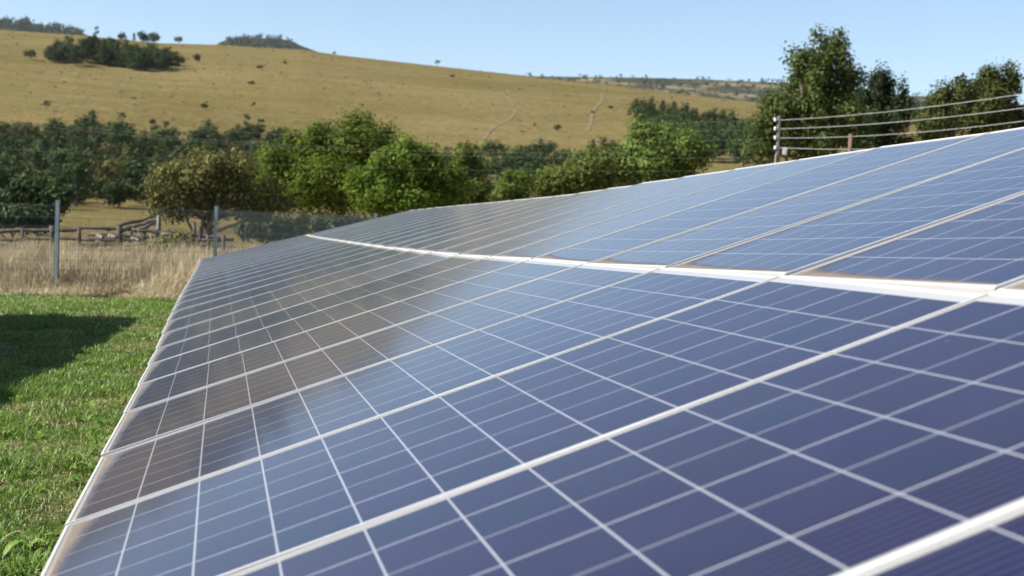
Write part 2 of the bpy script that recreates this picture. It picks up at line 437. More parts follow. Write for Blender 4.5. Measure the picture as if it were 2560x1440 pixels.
def ordinal(n): return ['nearest','second','third','fourth','fifth','sixth','seventh','eighth','ninth','tenth','eleventh','twelfth','thirteenth','fourteenth','fifteenth','sixteenth','seventeenth','eighteenth','nineteenth','twentieth','twenty-first','twenty-second','twenty-third','twenty-fourth','twenty-fifth','twenty-sixth'][n]
proto_panel = None
def place_panel(k, row, S, D, label, group):
    global proto_panel
    d = (D[k] + D[k+1]); d /= np.linalg.norm(d)
    e = (S[k+1] - S[k]) + (D[k+1] - D[k]) * PITCH_U * (row + .5)
    e -= d * (e @ d); e /= np.linalg.norm(e)
    n = np.cross(d, e)
    c = (S[k] + S[k+1]) / 2 + (D[k] + D[k+1]) / 2 * (PITCH_U * row + PL / 2)
    # small mounting differences between one module and the next
    rr = random.Random(k * 2 + row + (100 if S is not SEP else 0))
    t1, t2 = rr.gauss(0, .0022), rr.gauss(0, .0008)
    d2 = d + n * t2; d2 /= np.linalg.norm(d2); e2 = e + n * t1; e2 -= d2 * (e2 @ d2); e2 /= np.linalg.norm(e2); n2 = np.cross(d2, e2)
    M = Matrix(((d2[0], e2[0], n2[0], c[0]), (d2[1], e2[1], n2[1], c[1]), (d2[2], e2[2], n2[2], c[2]), (0,0,0,1)))
    o = empty('solar_panel', (0,0,0), label, 'solar panel', group); o.matrix_world = M
    link('frame', FM, o); link('glass', GM, o); link('backsheet', BM_, o); link('junction_box', JM, o)
    return o
G_LOW, G_UP = 'solar panels of the lower row', 'solar panels of the upper row'
NS = len(SEP) - 1
for k in range(1, NS):
    n = k - 1
    what = 'far end panel' if k == NS-1 else ordinal(n) + ' panel'
    place_panel(k, 0, SEP, DIR, f'{what} of the lower row, along the grassy low edge, counted from the camera', G_LOW)
    u = k - 3
    if True:
        what = 'far end panel' if k == NS-1 else ordinal(n) + ' panel'
        place_panel(k, 1, SEP, DIR, f'{what} of the upper row, above the pale dividing strip, counted from the camera', G_UP)

def rack(name, S, D, k0, k1, label):
    r = empty(name, (float(S[k0][0]), float(S[k0][1]), 0), label, 'mounting rack')
    off = Vector(r.location)
    def pt(k, u, dz): p = S[k] + D[k]*u; return Vector((p[0], p[1], p[2] - dz)) - off
    for u in (.4, 1.55, 2.4, 3.5):
        for k in range(k0, k1):
            pass
        mb = MB()
        for k in range(k0, k1): mb.bar(pt(k, u, .068), pt(k+1, u, .068), .045, .05)
        mb.build('rail', GALV, r)
    for k in range(k0, k1+1, 3):
        mb = MB(); mb.bar(pt(k, .25, .118), pt(k, 3.7, .118), .06, .045); mb.build('rafter', GALV, r)
        for u in (.75, 3.0):
            p = pt(k, u, .14); mb = MB(); mb.box((p.x, p.y, p.z/2 - .05), (.08, .08, p.z + .1)); mb.build('post', GALV, r)
rack('panel_rack', SEP, DIR, 1, NS, 'galvanised steel rack carrying the whole solar array above the lawn')

# neighbouring row of panels to the left; its shadow falls on the lawn
NB_N = 15
eN = np.array([-.172, .985, 0.0]); eN /= np.linalg.norm(eN)
dN = np.array([eN[1], -eN[0], 0]) * math.cos(math.radians(19)); dN[2] = math.sin(math.radians(19))
shl = 2.02 / math.tan(SUN_EL)
apex = np.array([-5.72, 20.9, 0])
top_end = apex - np.array([-math.sin(SUN_ROT), -math.cos(SUN_ROT), 0]) * shl
low_end = top_end - dN * 3.95; low_end[2] = 2.02 - 3.95 * dN[2]
S2 = np.array([low_end - eN * 1.012 * (NB_N - i) for i in range(NB_N + 1)]); D2 = np.array([dN] * (NB_N + 1))
for k in range(NB_N):
    for row in (0, 1):
        place_panel(k, row, S2, D2, 'solar panel of the neighbouring array just outside the left edge', 'panels of the neighbouring array')
rack('panel_rack', S2, D2, 0, NB_N, 'galvanised rack of the neighbouring array outside the left edge')

# ------------------------------------------------------------------ grass
def blades(name, XY, H, Wd, lean, tone, mat, label, cat, z0=None):
    n = len(XY); a = RNG.uniform(0, 2*math.pi, n)
    side = np.stack([np.cos(a), np.sin(a)], 1); b = a + math.pi/2 + RNG.normal(0, .6, n)
    dirv = np.stack([np.cos(b), np.sin(b)], 1)
    base = np.zeros((n, 3)); base[:, :2] = XY
    base[:, 2] = (hgt(XY[:, 0], XY[:, 1]) if z0 is None else z0) - .004
    V = np.zeros((n, 5, 3))
    for j, (fr, wf, lf) in enumerate(((0, 1, 0), (0, -1, 0), (.58, .75, .30), (.58, -.75, .30), (1, 0, 1))):
        V[:, j] = base
        V[:, j, :2] += side * (Wd * .5 * wf)[:, None] + dirv * (H * lean * lf)[:, None]
        V[:, j, 2] += H * fr * np.sqrt(np.clip(1 - (lean * lf * .8)**2, .1, 1))
    i0 = np.arange(n) * 5
    Q = np.stack([i0, i0+1, i0+3, i0+2], 1); T = np.stack([i0+2, i0+3, i0+4], 1)
    me = np_mesh(name, V.reshape(-1, 3), [Q, T], mat, tone=np.concatenate([tone, tone]))
    return tag(link(name, me), label, cat, kind='stuff')

def grass_mat(name, stops, trans=.3):
    t = NT(name); c = t.ramp(t.attr('tone'), stops)
    t.base(c, .45, .35)
    tr = t.n('BsdfTranslucent'); t.set(tr.inputs[0], c); mx = t.n('MixShader'); mx.inputs[0].default_value = trans
    t.t.links.new(t.b.outputs[0], mx.inputs[1]); t.t.links.new(tr.outputs[0], mx.inputs[2]); t.t.links.new(mx.outputs[0], t.out.inputs[0])
    return t.m
LAWN_B = grass_mat('lawn_blades', [(0, (.040,.088,.012)), (.35, (.098,.180,.022)), (.65, (.165,.255,.038)), (.82, (.25,.31,.075)), (.93, (.32,.28,.14)), (1, (.38,.32,.18))])
DRY_B = grass_mat('dry_grass_blades', [(0, (.13,.13,.06)), (.2, (.22,.185,.105)), (.5, (.38,.315,.195)), (.8, (.48,.405,.265)), (1, (.56,.485,.34))])

def vnoise(x, y, s, seed):
    r = np.random.default_rng(seed); g = r.uniform(0, 1, (64, 64))
    u = x / s + 500; v = y / s + 500; iu = np.floor(u).astype(int); iv = np.floor(v).astype(int); fu = u - iu; fv = v - iv
    fu = fu*fu*(3-2*fu); fv = fv*fv*(3-2*fv)
    q = lambda a, b: g[a % 64, b % 64]
    return (q(iu,iv)*(1-fu)+q(iu+1,iv)*fu)*(1-fv) + (q(iu,iv+1)*(1-fu)+q(iu+1,iv+1)*fu)*fv

def lawn_grass():
    out = []
    for y0, y1, dens in ((4.2, 9, 5200), (9, 14, 3000), (14, 20, 1700), (20, 26.4, 1300)):
        xa, xb = -.42*y1 - .4, -.16*y0 - .1
        n = int((xb-xa)*(y1-y0)*dens)
        x = RNG.uniform(xa, xb, n); y = RNG.uniform(y0, y1, n)
        k = (x > -.415*y - .3) & (x < -.21*y + .35) & (y < 26.2 + .25*np.sin(x*1.3) + .18*np.sin(x*3.1+1))
        out.append(np.stack([x[k], y[k]], 1))
    XY = np.concatenate(out); x, y = XY.T
    patch = vnoise(x, y, .28, 1)*.6 + vnoise(x, y, .9, 2)*.4; bare = vnoise(x, y, .45, 3)*.6 + vnoise(x, y, .16, 4)*.4
    keep = RNG.uniform(0, 1, len(x)) < np.clip(1.5 - bare*1.35, .22, 1)
    XY = XY[keep]; patch = patch[keep]; bare = bare[keep]; n = len(XY)
    H = (.024 + .115 * np.clip(patch - .25, 0, 1)**1.3 * 1.5) * RNG.uniform(.55, 1.35, n); H *= np.interp(XY[:, 1], [5, 12, 26], [1.35, 1.1, 1.15])
    Wd = RNG.uniform(.0035, .0075, n) * np.interp(XY[:, 1], [4, 9, 26], [1, 1.15, 2.1])
    lean = np.clip(RNG.normal(.75, .35, n), .1, 1.5)
    tone = np.clip(.40 + (patch-.5)*.25 + RNG.normal(0, .17, n), 0, .86)
    straw = RNG.uniform(0, 1, n) < np.clip((bare - .36)*1.7, .06, .8)
    tone[straw] = RNG.uniform(.84, 1, straw.sum()); H[straw] *= .7; lean[straw] = 1.5
    blades('lawn_grass', XY, H, Wd, lean, tone, LAWN_B, 'short green lawn grass with straw patches beside the panels', 'grass', z0=0.004)
lawn_grass()

def lawn_weeds():
    """broad-leaved weed rosettes growing in the lawn"""
    V = []; F = []; T = []
    r = random.Random(3)
    for _ in range(520):
        y = 4.5 + 14 * r.random()**1.4; x = r.uniform(-.40*y, -.225*y + .15)
        if vnoise(np.array([x]), np.array([y]), .7, 9)[0] < .42: continue
        R = r.uniform(.04, .105); nl = r.randint(7, 13); tn = r.uniform(.25, .7)
        for j in range(nl):
            a = r.uniform(0, 6.28); L = R * r.uniform(.6, 1.2); w = L * r.uniform(.13, .24); up = r.uniform(.35, .9)
            dx, dy = math.cos(a), math.sin(a); b = len(V)
            for fr, ww, zz in ((0,.25,0), (.35,1,.55), (.7,.85,.8), (1,.05,.62)):
                for s in (-1, 1): V.append((x+dx*L*fr - dy*w*ww*s*.5, y+dy*L*fr + dx*w*ww*s*.5, .006 + L*up*zz + (.12*w if s > 0 else 0)))
            for q in range(3): F.append((b+2*q, b+2*q+1, b+2*q+3, b+2*q+2)); T.append(min(.8, max(.05, tn + r.gauss(0,.1))))
    me = np_mesh('lawn_weeds', np.array(V), np.array(F), LAWN_B, tone=np.array(T))
    tag(link('lawn_weeds', me), 'broad leaved green weeds scattered through the lawn', 'weeds', kind='stuff')
lawn_weeds()

def dry_grass():
    n = 120000
    y = 25.7 + 15 * RNG.uniform(0, 1, n)**1.25; px = RNG.uniform(-80, 760, n)
    x = (px - 1280) / F_PX * y + .03*y*0
    cl = vnoise(x, y, .5, 21)*.6 + vnoise(x, y, 1.5, 22)*.4
    edge = y - (26.2 + .25*np.sin(x*1.3) + .18*np.sin(x*3.1+1))
    k = (edge > -.1 - .9*np.clip(vnoise(x, y, .6, 51) - .45, 0, 1)) & ((y < 37.5) | (px > 600)) & (RNG.uniform(0, 1, n) < np.clip(cl*1.6 - .15, .1, 1))
    x, y, cl, edge = x[k], y[k], cl[k], edge[k]; n = len(x)
    ht = np.interp(edge, [0, .5, 1.1, 2.2, 8, 15], [.20, .36, .68, .88, .85, .85])
    H = ht * (.45 + .9*cl) * RNG.uniform(.6, 1.3, n)
    Wd = RNG.uniform(.008, .017, n); lean = np.clip(RNG.normal(.38, .25, n), .02, 1.2)
    flat = (RNG.uniform(0, 1, n) < .35) & (edge < 2.2); lean[flat] = 1.4; H[flat] *= .9
    hay = (vnoise(x, y, 1.1, 31) > .6) & (edge < 3); H[hay] *= .5; lean[hay] = 1.3
    tone = np.clip(.58 + RNG.normal(0, .18, n) + (vnoise(x, y, .8, 23)-.5)*.5, 0, 1)
    green = vnoise(x, y, .9, 24) > .80; tone[green] = np.clip(RNG.normal(.1, .1, green.sum()), 0, 1)
    blades('dry_grass', np.stack([x, y], 1), H, Wd, lean, tone, DRY_B, 'tall dry straw coloured grass along the fence', 'grass')
dry_grass()

# ------------------------------------------------------------------ foliage
def leaves(C, Nrm, size, aspect=.55, fold=True):
    """leaf quads (diamonds) at C with normals Nrm"""
    n = len(C)
    Nrm = Nrm / (np.linalg.norm(Nrm, axis=1, keepdims=True) + 1e-9)
    q = RNG.normal(0, 1, (n, 3)); a = np.cross(Nrm, q); a /= np.linalg.norm(a, axis=1, keepdims=True) + 1e-9; b = np.cross(Nrm, a)
    s = size[:, None]
    V = np.stack([C - a*s*.5, C + b*s*.5*aspect + Nrm*s*.06, C + a*s*.5, C - b*s*.5*aspect + Nrm*s*.06], 1).reshape(-1, 3)
    F = np.arange(n*4).reshape(n, 4)
    return V, F

def crown(lobes, n_clump, per, csize, lsize, up=.15, shell=.55, spiky=0.0, sats=5):
    """lobes: (cx,cy,cz,rx,ry,rz). Leaf clumps through the lobes' volume, denser outwards."""
    lobes = np.array(lobes, float)
    sat = []
    for l in lobes:      # smaller sprays breaking the outline of every lobe
        for _ in range(sats):
            dd = RNG.normal(0, 1, 3); dd[2] = abs(dd[2]) * .8 + .05; dd /= np.linalg.norm(dd); f_ = RNG.uniform(.2, .5)
            sat.append([*(l[:3] + dd*l[3:]*RNG.uniform(.82, 1.2)), *(l[3:]*f_*np.array([1, 1, 1.15]))])
    if sat: lobes = np.concatenate([lobes*np.array([1,1,1,*([.9 if sats < 8 else .78]*3)]), np.array(sat)])
    vol = (lobes[:, 3]*lobes[:, 4]*lobes[:, 5])**(2/3); p = vol/vol.sum()
    k = RNG.choice(len(lobes), n_clump, p=p); Lb = lobes[k]
    d = RNG.normal(0, 1, (n_clump, 3)); d /= np.linalg.norm(d, axis=1, keepdims=True)
    rad = shell + (1.04 - shell) * RNG.uniform(0, 1, n_clump)**.7
    rad *= 1 + RNG.normal(0, .07, n_clump)
    cc = Lb[:, :3] + d * Lb[:, 3:] * rad[:, None]
    tone_c = np.clip(.5 + RNG.normal(0, .2, n_clump), 0, 1)
    cs = csize * RNG.uniform(.6, 1.4, n_clump)
    o = RNG.normal(0, 1, (n_clump, per, 3)); o /= (np.linalg.norm(o, axis=2, keepdims=True) + 1e-9); o *= RNG.uniform(.15, 1, (n_clump, per, 1))**.6
    o *= cs[:, None, None]
    o[..., 2] *= (1 + spiky); o[..., :2] *= (1 - spiky*.35)
    C = (cc[:, None] + o).reshape(-1, 3)
    N = (o / (cs[:, None, None]) * .9 + d[:, None] * .7 + RNG.normal(0, .38, o.shape)).reshape(-1, 3); N[:, 2] += up
    size = lsize * RNG.uniform(.6, 1.35, len(C))
    V, F = leaves(C, N, size)
    tone = np.clip(np.repeat(tone_c, per) + RNG.normal(0, .12, len(C)), 0, 1)
    return V, F, tone

def trunk_mb(base, lobes, r0, tips=True):
    mb = MB(); base = Vector(base); L = [Vector(l[:3]) for l in lobes]
    top = sum(L, Vector()) / len(L)
    top = Vector((base.x*.4 + top.x*.6, base.y*.4 + top.y*.6, top.z))
    n = 6; pts = []
    for i in range(n+1):
        t = i/n; p = base.lerp(top, t); pts.append(p + Vector((random.uniform(-1,1), random.uniform(-1,1), 0)) * r0 * .9 * (0 < i))
    mb.tube(pts, [r0*(1.25 - .95*(i/n)) for i in range(n+1)], 9)
    for l, lb in zip(L, lobes):
        s = pts[random.randint(2, 4)]
        mid = s.lerp(l, .5) + Vector((random.uniform(-1,1), random.uniform(-1,1), random.uniform(-.2,.8))) * r0 * 1.5
        mb.tube([s, mid, l], [r0*.5, r0*.33, r0*.12], 6)
        for _ in range(5):
            q = l + Vector((random.uniform(-1,1)*lb[3], random.uniform(-1,1)*lb[4], random.uniform(-.5,1)*lb[5])) * .85
            mb.tube([mid.lerp(l, random.uniform(.3, 1)), q], [r0*.15, r0*.03], 5)
    return mb

def pix_lobes(lobes, Y, depth=.8, jit=.25):
    out = []
    for px, py, rx, ry in lobes:
        c = at(px, py, Y); s = Y / F_PX
        rd = min(rx, ry*1.4) * s * depth
        out.append((c[0], c[1] + random.uniform(-jit, jit)*rd*2, c[2], rx*s, rd, ry*s))
    return out

def mid_tree(name, label, cat, lobes, Y, mat, n_clump, per, csize, lsize, trunk_px=None, r0=.16, group=None, **kw):
    L = pix_lobes(lobes, Y)
    ax = sum(l[0]*l[3] for l in L) / sum(l[3] for l in L)
    if trunk_px is not None: ax = at(trunk_px, 560, Y)[0]
    base = (ax, Y, float(hgt(ax, Y)) - .05)
    root = empty(name, base, label, cat, group)
    V, F, tone = crown(L, n_clump, per, csize, lsize, **kw)
    V -= np.array(base)
    link('crown', np_mesh('crown', V, F, mat, tone=tone), root)
    L2 = [(l[0]-base[0], l[1]-base[1], l[2]-base[2], *l[3:]) for l in L]
    trunk_mb((0, 0, 0), L2, r0).build('trunk', BARK, root, smooth=True)
    return root

LF_BRIGHT = leaf_mat('leaves_fresh_green', (0.0301,0.0602,0.0086), (0.0817,0.1376,0.0155), (0.1591,0.2150,0.0292), .35)
LF_MID = leaf_mat('leaves_mid_green', (0.0430,0.0688,0.0138), (0.0903,0.1290,0.0258), (0.1548,0.1849,0.0473), .32)
LF_OLIVE = leaf_mat('leaves_brown_olive', (.045,.048,.014), (.092,.094,.030), (.170,.158,.055), .22)
LF_DARK = leaf_mat('leaves_dark_olive', (0.0258,0.0396,0.0103), (0.0550,0.0774,0.0198), (0.1075,0.1333,0.0387), .22)
LF_DEEP = leaf_mat('leaves_deep_green', (.012,.021,.008), (.025,.041,.015), (.050,.068,.025), .15)

mid_tree('tree', 'bushy brown-olive tree leaning over the log fence', 'tree',
         [(520,455,100,62),(450,475,70,46),(600,480,95,50),(520,510,150,34),(665,520,55,26),(395,500,42,34),(480,535,110,20),(620,535,80,18),(560,425,60,40),(500,408,40,24)], 42, LF_OLIVE, 760, 26, .30, .105, trunk_px=505, r0=.12, up=.2, shell=.2)
mid_tree('tree', 'tallest bright green broad tree, centre left behind the panels', 'tree',
         [(880,375,90,62),(800,428,98,72),(695,450,56,50),(945,420,60,60),(830,490,160,70),(690,500,52,46),(800,340,24,26),(900,325,30,22),(963,345,14,24)], 60, LF_BRIGHT, 1150, 36, .50, .165, trunk_px=850, r0=.22, shell=.3, spiky=.2, sats=8)
mid_tree('tree', 'lower round green tree in front of the tallest bright green one', 'tree',
         [(1010,435,85,62),(1060,420,50,42),(960,490,70,62),(1095,470,55,58),(1010,520,120,48),(1060,395,18,20)], 52, LF_BRIGHT, 800, 36, .45, .15, trunk_px=1015, r0=.18, shell=.3, spiky=.2, sats=8)
mid_tree('tree', 'thin airy yellow-green tree right of the round green tree', 'tree',
         [(1175,420,42,40),(1160,470,50,46),(1220,490,50,38),(1130,500,40,40)], 56, LF_MID, 420, 22, .32, .15, trunk_px=1180, r0=.11, shell=.2)
mid_tree('tree', 'slim young tree with sparse yellowish leaves between the green clumps', 'tree',
         [(1275,470,22,34),(1262,500,38,26),(1306,455,16,30),(1300,495,26,28)], 54, LF_MID, 200, 22, .28, .14, r0=.07, shell=.2)
mid_tree('tree', 'low leafy green tree just above the panels, centre', 'tree',
         [(1420,450,70,36),(1370,470,50,26),(1480,440,60,42),(1430,480,100,24)], 58, LF_MID, 430, 34, .45, .16, r0=.14, shell=.4)
mid_tree('tree', 'wide bright green tree crown above the panel edge, right of centre', 'tree',
         [(1610,375,62,52),(1560,420,72,48),(1700,400,72,60),(1752,385,40,46),(1640,430,120,40),(1620,340,30,22)], 60, LF_MID, 850, 34, .48, .165, trunk_px=1650, r0=.2, shell=.3, spiky=.1, sats=8)
mid_tree('tree', 'tallest dark olive tree standing against the sky behind the pole', 'tree',
         [(2062,165,48,62),(2020,215,62,68),(2085,235,56,72),(1985,285,78,66),(2070,310,80,66),(1940,345,66,52),(2030,370,100,46),(1915,385,48,30),(2128,195,20,12),(2000,160,30,22),(2080,120,22,24)], 50, LF_DARK, 860, 36, .38, .145, trunk_px=2035, r0=.24, shell=.25, spiky=.3, sats=11)
mid_tree('tree', 'narrow pointed dark tree right of the tallest dark tree', 'tree',
         [(2202,240,38,46),(2170,275,36,50),(2232,270,26,54),(2200,320,72,52),(2195,365,80,40),(2200,198,10,22)], 56, LF_DEEP, 400, 34, .38, .15, r0=.18, shell=.25, spiky=.4, sats=8)
mid_tree('tree', 'ragged olive tree with upright shoots, second from the right edge', 'tree',
         [(2385,262,42,40),(2365,300,48,44),(2400,225,10,26),(2345,330,36,30),(2415,245,10,28),(2360,248,9,20)], 48, LF_DARK, 380, 26, .27, .13, r0=.13, shell=.25, spiky=.5, sats=9)
mid_tree('tree', 'leafy olive tree at the right edge behind the wires', 'tree',
         [(2470,235,40,42),(2510,255,44,50),(2450,280,60,50),(2520,300,50,40),(2535,205,12,34),(2470,200,14,18),(2440,320,60,26)], 50, LF_DARK, 430, 32, .33, .14, r0=.16, shell=.25, spiky=.45, sats=9)
mid_tree('bush', 'dark rounded bush behind the left fence post', 'bush',
         [(95,495,68,26),(60,510,60,22),(140,505,34,24)], 50, LF_DEEP, 380, 15, .28, .18, r0=.07, shell=.4)
mid_tree('bush', 'dark hedge bush behind the wire mesh, far left', 'bush',
         [(60,550,66,26),(10,545,50,24),(115,555,30,22),(-40,545,50,24)], 41, LF_DEEP, 380, 15, .24, .16, r0=.06, shell=.4)
mid_tree('bush', 'dark green shrub seen through the mesh right of the second post', 'bush',
         [(640,575,60,26),(700,580,60,24),(830,570,60,22),(890,570,40,20)], 46, LF_DEEP, 360, 15, .28, .18, r0=.06, shell=.4)
mid_tree('bush', 'bright green sprig growing up behind the mesh fence', 'bush',
         [(755,565,14,26),(762,585,18,16)], 42, LF_BRIGHT, 60, 13, .16, .13, r0=.04, shell=.2)
mid_tree('bush', 'pale green weed clump in the dry grass before the log fence', 'bush',
         [(430,612,40,16),(395,622,34,10),(455,600,18,14)], 34, LF_OLIVE, 130, 14, .15, .10, r0=.03, shell=.2)

# far trees: a few meshes, copied
def far_variant(name, kind, mat):
    if kind == 'round': L = [(0,0,4.2,2.4,2.4,2.0),(1.2,.3,3.4,1.7,1.7,1.5),(-1.3,-.3,3.3,1.6,1.8,1.5),(.2,-.6,2.4,2.2,2.2,1.5)]; n, H = 120, 6.3
    if kind == 'tall': L = [(0,0,8.2,1.6,1.6,1.9),(.4,.2,6.3,2.2,2.2,1.9),(-.5,0,4.4,2.5,2.5,2.0),(.2,-.3,2.6,2.3,2.3,1.6)]; n, H = 150, 10.
    if kind == 'tier': L = [(.2,0,8.4,1.8,1.8,1.4),(-.3,.2,5.2,2.2,2.2,1.0),(.8,0,3.4,1.8,1.8,.8)]; n, H = 90, 9.9
    if kind == 'low': L = [(0,0,1.8,2.6,2.4,1.4),(1.6,0,1.5,1.7,1.7,1.1),(-1.8,.4,1.4,1.6,1.6,1.1)]; n, H = 110, 3.2
    if kind == 'open': L = [(0,0,5.2,2.3,2.3,1.5),(1.4,0,4.0,1.4,1.4,1.0),(-1.2,.5,3.7,1.3,1.4,.9)]; n, H = 62, 6.7
    V, F, tone = crown(L, n, 13, .66, .46, shell=.3, up=.2, sats=3)
    tb = trunk_mb((0,0,-.4), L, .22 if H > 5 else .12)
    tv = np.array([tuple(v) for v in tb.v]); off = len(V)
    quads = np.array([q for q in tb.f if len(q) == 4]) + off
    me = np_mesh(name, np.concatenate([V, tv]), [F, quads], [mat, BARK], tone=np.concatenate([tone, np.zeros(len(quads))]), matidx=np.concatenate([np.zeros(len(F)), np.ones(len(quads))]))
    return me, H
LF_FAR = leaf_mat('leaves_far_dark', (.013,.024,.008), (.028,.048,.014), (.058,.082,.024), .12)
LF_FAR2 = leaf_mat('leaves_far_green', (.018,.033,.009), (.038,.062,.017), (.072,.098,.030), .15)
LF_FARO = leaf_mat('leaves_far_olive', (.045,.043,.015), (.080,.076,.028), (.125,.114,.046), .15)
VAR = {}
for k in ('round', 'tall', 'tier', 'low', 'open'):
    VAR[k] = [far_variant('hill_tree_' + k, k, mm) for mm in (LF_FAR, LF_FAR2, LF_FARO)]
def far_tree(pos, height, kind, tint, label, group=None, name='hill_tree', cat='tree', wide=1.0):
    if kind == 'low': name, cat = 'hill_bush', 'bush'
    me, H = VAR[kind][tint]
    o = link(name, me, None, tuple(pos)); s = height / H
    o.scale = (s*wide*random.uniform(.88,1.18), s*wide*random.uniform(.88,1.18), s); o.rotation_euler = (0, 0, random.uniform(0, 6.28))
    return tag(o, label, cat, group)

iso = [(240,96,28,'tier',1,'lone two-tiered tree on the ridge crest, leftmost of those against the sky'),
 (303,105,25,'round',0,'compact round dark tree on the ridge crest, second from left'),
 (335,105,22,'tall',1,'leftmost slim tree of the close cluster on the ridge crest'),
 (357,107,30,'round',0,'tallest round tree in the middle of the crest cluster'),
 (372,108,22,'low',0,'low dark bushy tree inside the crest cluster'),
 (388,107,27,'round',0,'rightmost rounded tree of the close cluster on the crest'),
 (447,109,20,'round',1,'small round tree alone on the crest right of the cluster'),
 (836,137,9,'round',1,'tiny dark tree on the skyline right of the flat-topped hill'),
 (1093,163,16,'open',0,'lone umbrella-crowned tree on the skyline above the bare slope'),
 (76,151,28,'round',1,'lone tree just left of the pine plantation'),
 (453,163,24,'round',0,'round tree touching the right end of the pine plantation'),
 (492,158,25,'round',1,'lone tree a short way right of the pine plantation'),
 (116,278,26,'open',2,'faded grey-green tree alone low on the left of the slope'),
 (510,274,18,'round',1,'small round dark tree alone on the middle of the slope'),
 (634,270,15,'open',2,'small pale tree on the slope right of the round dark one'),
 (648,172,9,'low',1,'little dark shrub high on the slope under the flat-topped hill'),
 (713,160,7,'low',2,'tiny faint shrub on the upper slope under the mesa edge'),
 (628,212,9,'low',2,'small faint shrub on the upper slope below the two higher shrubs'),
 (1130,193,7,'low',2,'tiny shrub below the lone skyline tree'),
 (1393,329,19,'round',2,'lone round shrub between the two footpaths'),
 (1335,315,7,'low',2,'low scrubby patch between the footpaths'),
 (1480,283,6,'low',2,'tiny shrub beside the right footpath'),
 (1528,272,8,'low',2,'small shrub on the slope right of the footpaths'),
 (618,336,46,'tier',1,'tall two-tiered pine above the thicket, left of a pair'),
 (650,342,42,'tier',0,'tall two-tiered pine above the thicket, right of a pair'),
 (520,348,46,'tall',1,'leaning bushy pine at the upper edge of the thicket'),
 (305,312,30,'open',2,'grey-topped tree rising from the upper edge of the thicket'),
 (415,330,28,'open',2,'pale sparse tree at the edge of the thicket'),
 (380,318,20,'round',0,'small dark tree at the upper edge of the thicket'),
 (498,358,24,'round',0,'round dark bush on bare ground in the thicket')]
for px, py, hp, kind, tint, lab in iso:
    p, r = hit(px, py); far_tree(p, hp*r/F_PX, kind, tint, lab)

# pine plantation near the top
ux = [110,150,190,235,290,340,400,440]; uy = [152,162,166,163,168,178,181,178]
cnt = 0
for i in range(110):
    px = random.uniform(112, 442); base = np.interp(px, ux, uy); py = base - random.uniform(0, 24) * (1 if px > 140 else .4)
    p, r = hit(px, py); hp = np.interp(px, [105,150,185,300,440], [24,36,48,45,40]) * random.uniform(.85, 1.12)
    far_tree(p, hp*r/F_PX, 'tall', 0 if random.random() < .8 else 1, 'dark pine packed in the plantation patch high on the golden slope', 'pines of the plantation patch', 'pine_tree', wide=1.3)

# thicket at the foot of the hill, left
def scatter(n, polyx, top, bot, hm, lab, group, mind, seed, kinds):
    rr = random.Random(seed); pts = []; tries = 0
    while len(pts) < n and tries < n*60:
        tries += 1
        px = rr.uniform(polyx[0], polyx[-1]); y0 = np.interp(px, polyx, top); y1 = np.interp(px, polyx, bot)
        py = y0 + (y1-y0) * rr.random()**1.1
        p, r = hit(px, py)
        if any((p[0]-q[0])**2 + (p[1]-q[1])**2 < mind**2 for q in pts): continue
        pts.append(p); kind, tint, l2 = rr.choices(kinds, [k[3] for k in kinds])[0][:3] if True else None
        far_tree(p, rr.uniform(*hm) * {'low': .5, 'tall': 1.2, 'tier': 1.2}.get(kind, 1), kind, tint, l2 + lab, l2 + group, wide=1.1)
    return len(pts)
KINDS = [('round', 0, 'dark round tree ', 4), ('round', 1, 'mid green round tree ', 3.5), ('tall', 0, 'tall dark tree ', 2.2), ('open', 2, 'pale olive tree ', 1.2), ('low', 0, 'low dark bush ', 2), ('low', 2, 'low olive bush ', 1.6)]
scatter(228, [-80,0,100,180,300,340,400,460,540,620,700,780,860], [362,362,352,350,350,372,378,366,368,366,372,392,400], [524]*13, (3.8, 6.6), 'in the thicket at the foot of the golden hill, left', 'in the left thicket', 4.2, 5, KINDS)
scatter(70, [1100,1140,1230,1300,1400,1480,1560,1620], [405,402,400,408,398,405,415,420], [482]*8, (4.0, 6.6), 'in the belt below the bare slope, centre', 'in the centre belt', 4.0, 6, KINDS)
scatter(45, [1600,1640,1700,1760,1820,1875], [306,318,320,330,342,350], [318,345,380,405,420,425], (6.5, 9.5), 'in the wooded gully right of the slope', 'in the gully wood', 4.4, 8, [('round', 0, 'dark round tree ', 4), ('tall', 0, 'tall dark tree ', 3), ('round', 1, 'mid green round tree ', 1.5)])

# woodland strip on the far-left crest (reads as one mass)
def far_wood(a, b, n, hm, r0, r1, label):
    Vs, Fs, Ts, off = [], [], [], 0
    for _ in range(n):
        px = random.uniform(a, b); v = ray(px, 120); az = math.atan2(v[0], v[1]); r = random.uniform(r0, r1)
        x, y = r*math.sin(az), r*math.cos(az); z = float(hgt(x, y)); h = random.uniform(.5, 1.25)*hm
        V, F, t = crown([(x, y, z+h*.42, h*.55, h*.55, h*.48)], 14, 8, h*.2, h*.18, shell=.2, sats=2)
        Vs.append(V); Fs.append(F+off); Ts.append(t); off += len(V)
    me = np_mesh('far_woodland', np.concatenate(Vs), np.concatenate(Fs), LF_FARW, tone=np.concatenate(Ts))
    tag(link('far_woodland', me), label, 'woodland', kind='stuff')
LF_FARW = leaf_mat('leaves_distant_wood', (.008,.016,.007), (.016,.028,.012), (.030,.045,.020), .1)
far_wood(-60, 212, 110, 15, RF-130, RF+15, 'dark strip of woodland on the far crest, top left')
far_wood(552, 742, 150, 9, RF-260, RF+10, 'dark scrub covering the flat-topped hill on the skyline')
far_wood(1300, 2360, 330, 9, RF-420, RF+10, 'dark scrub patches along the far ridge, right')

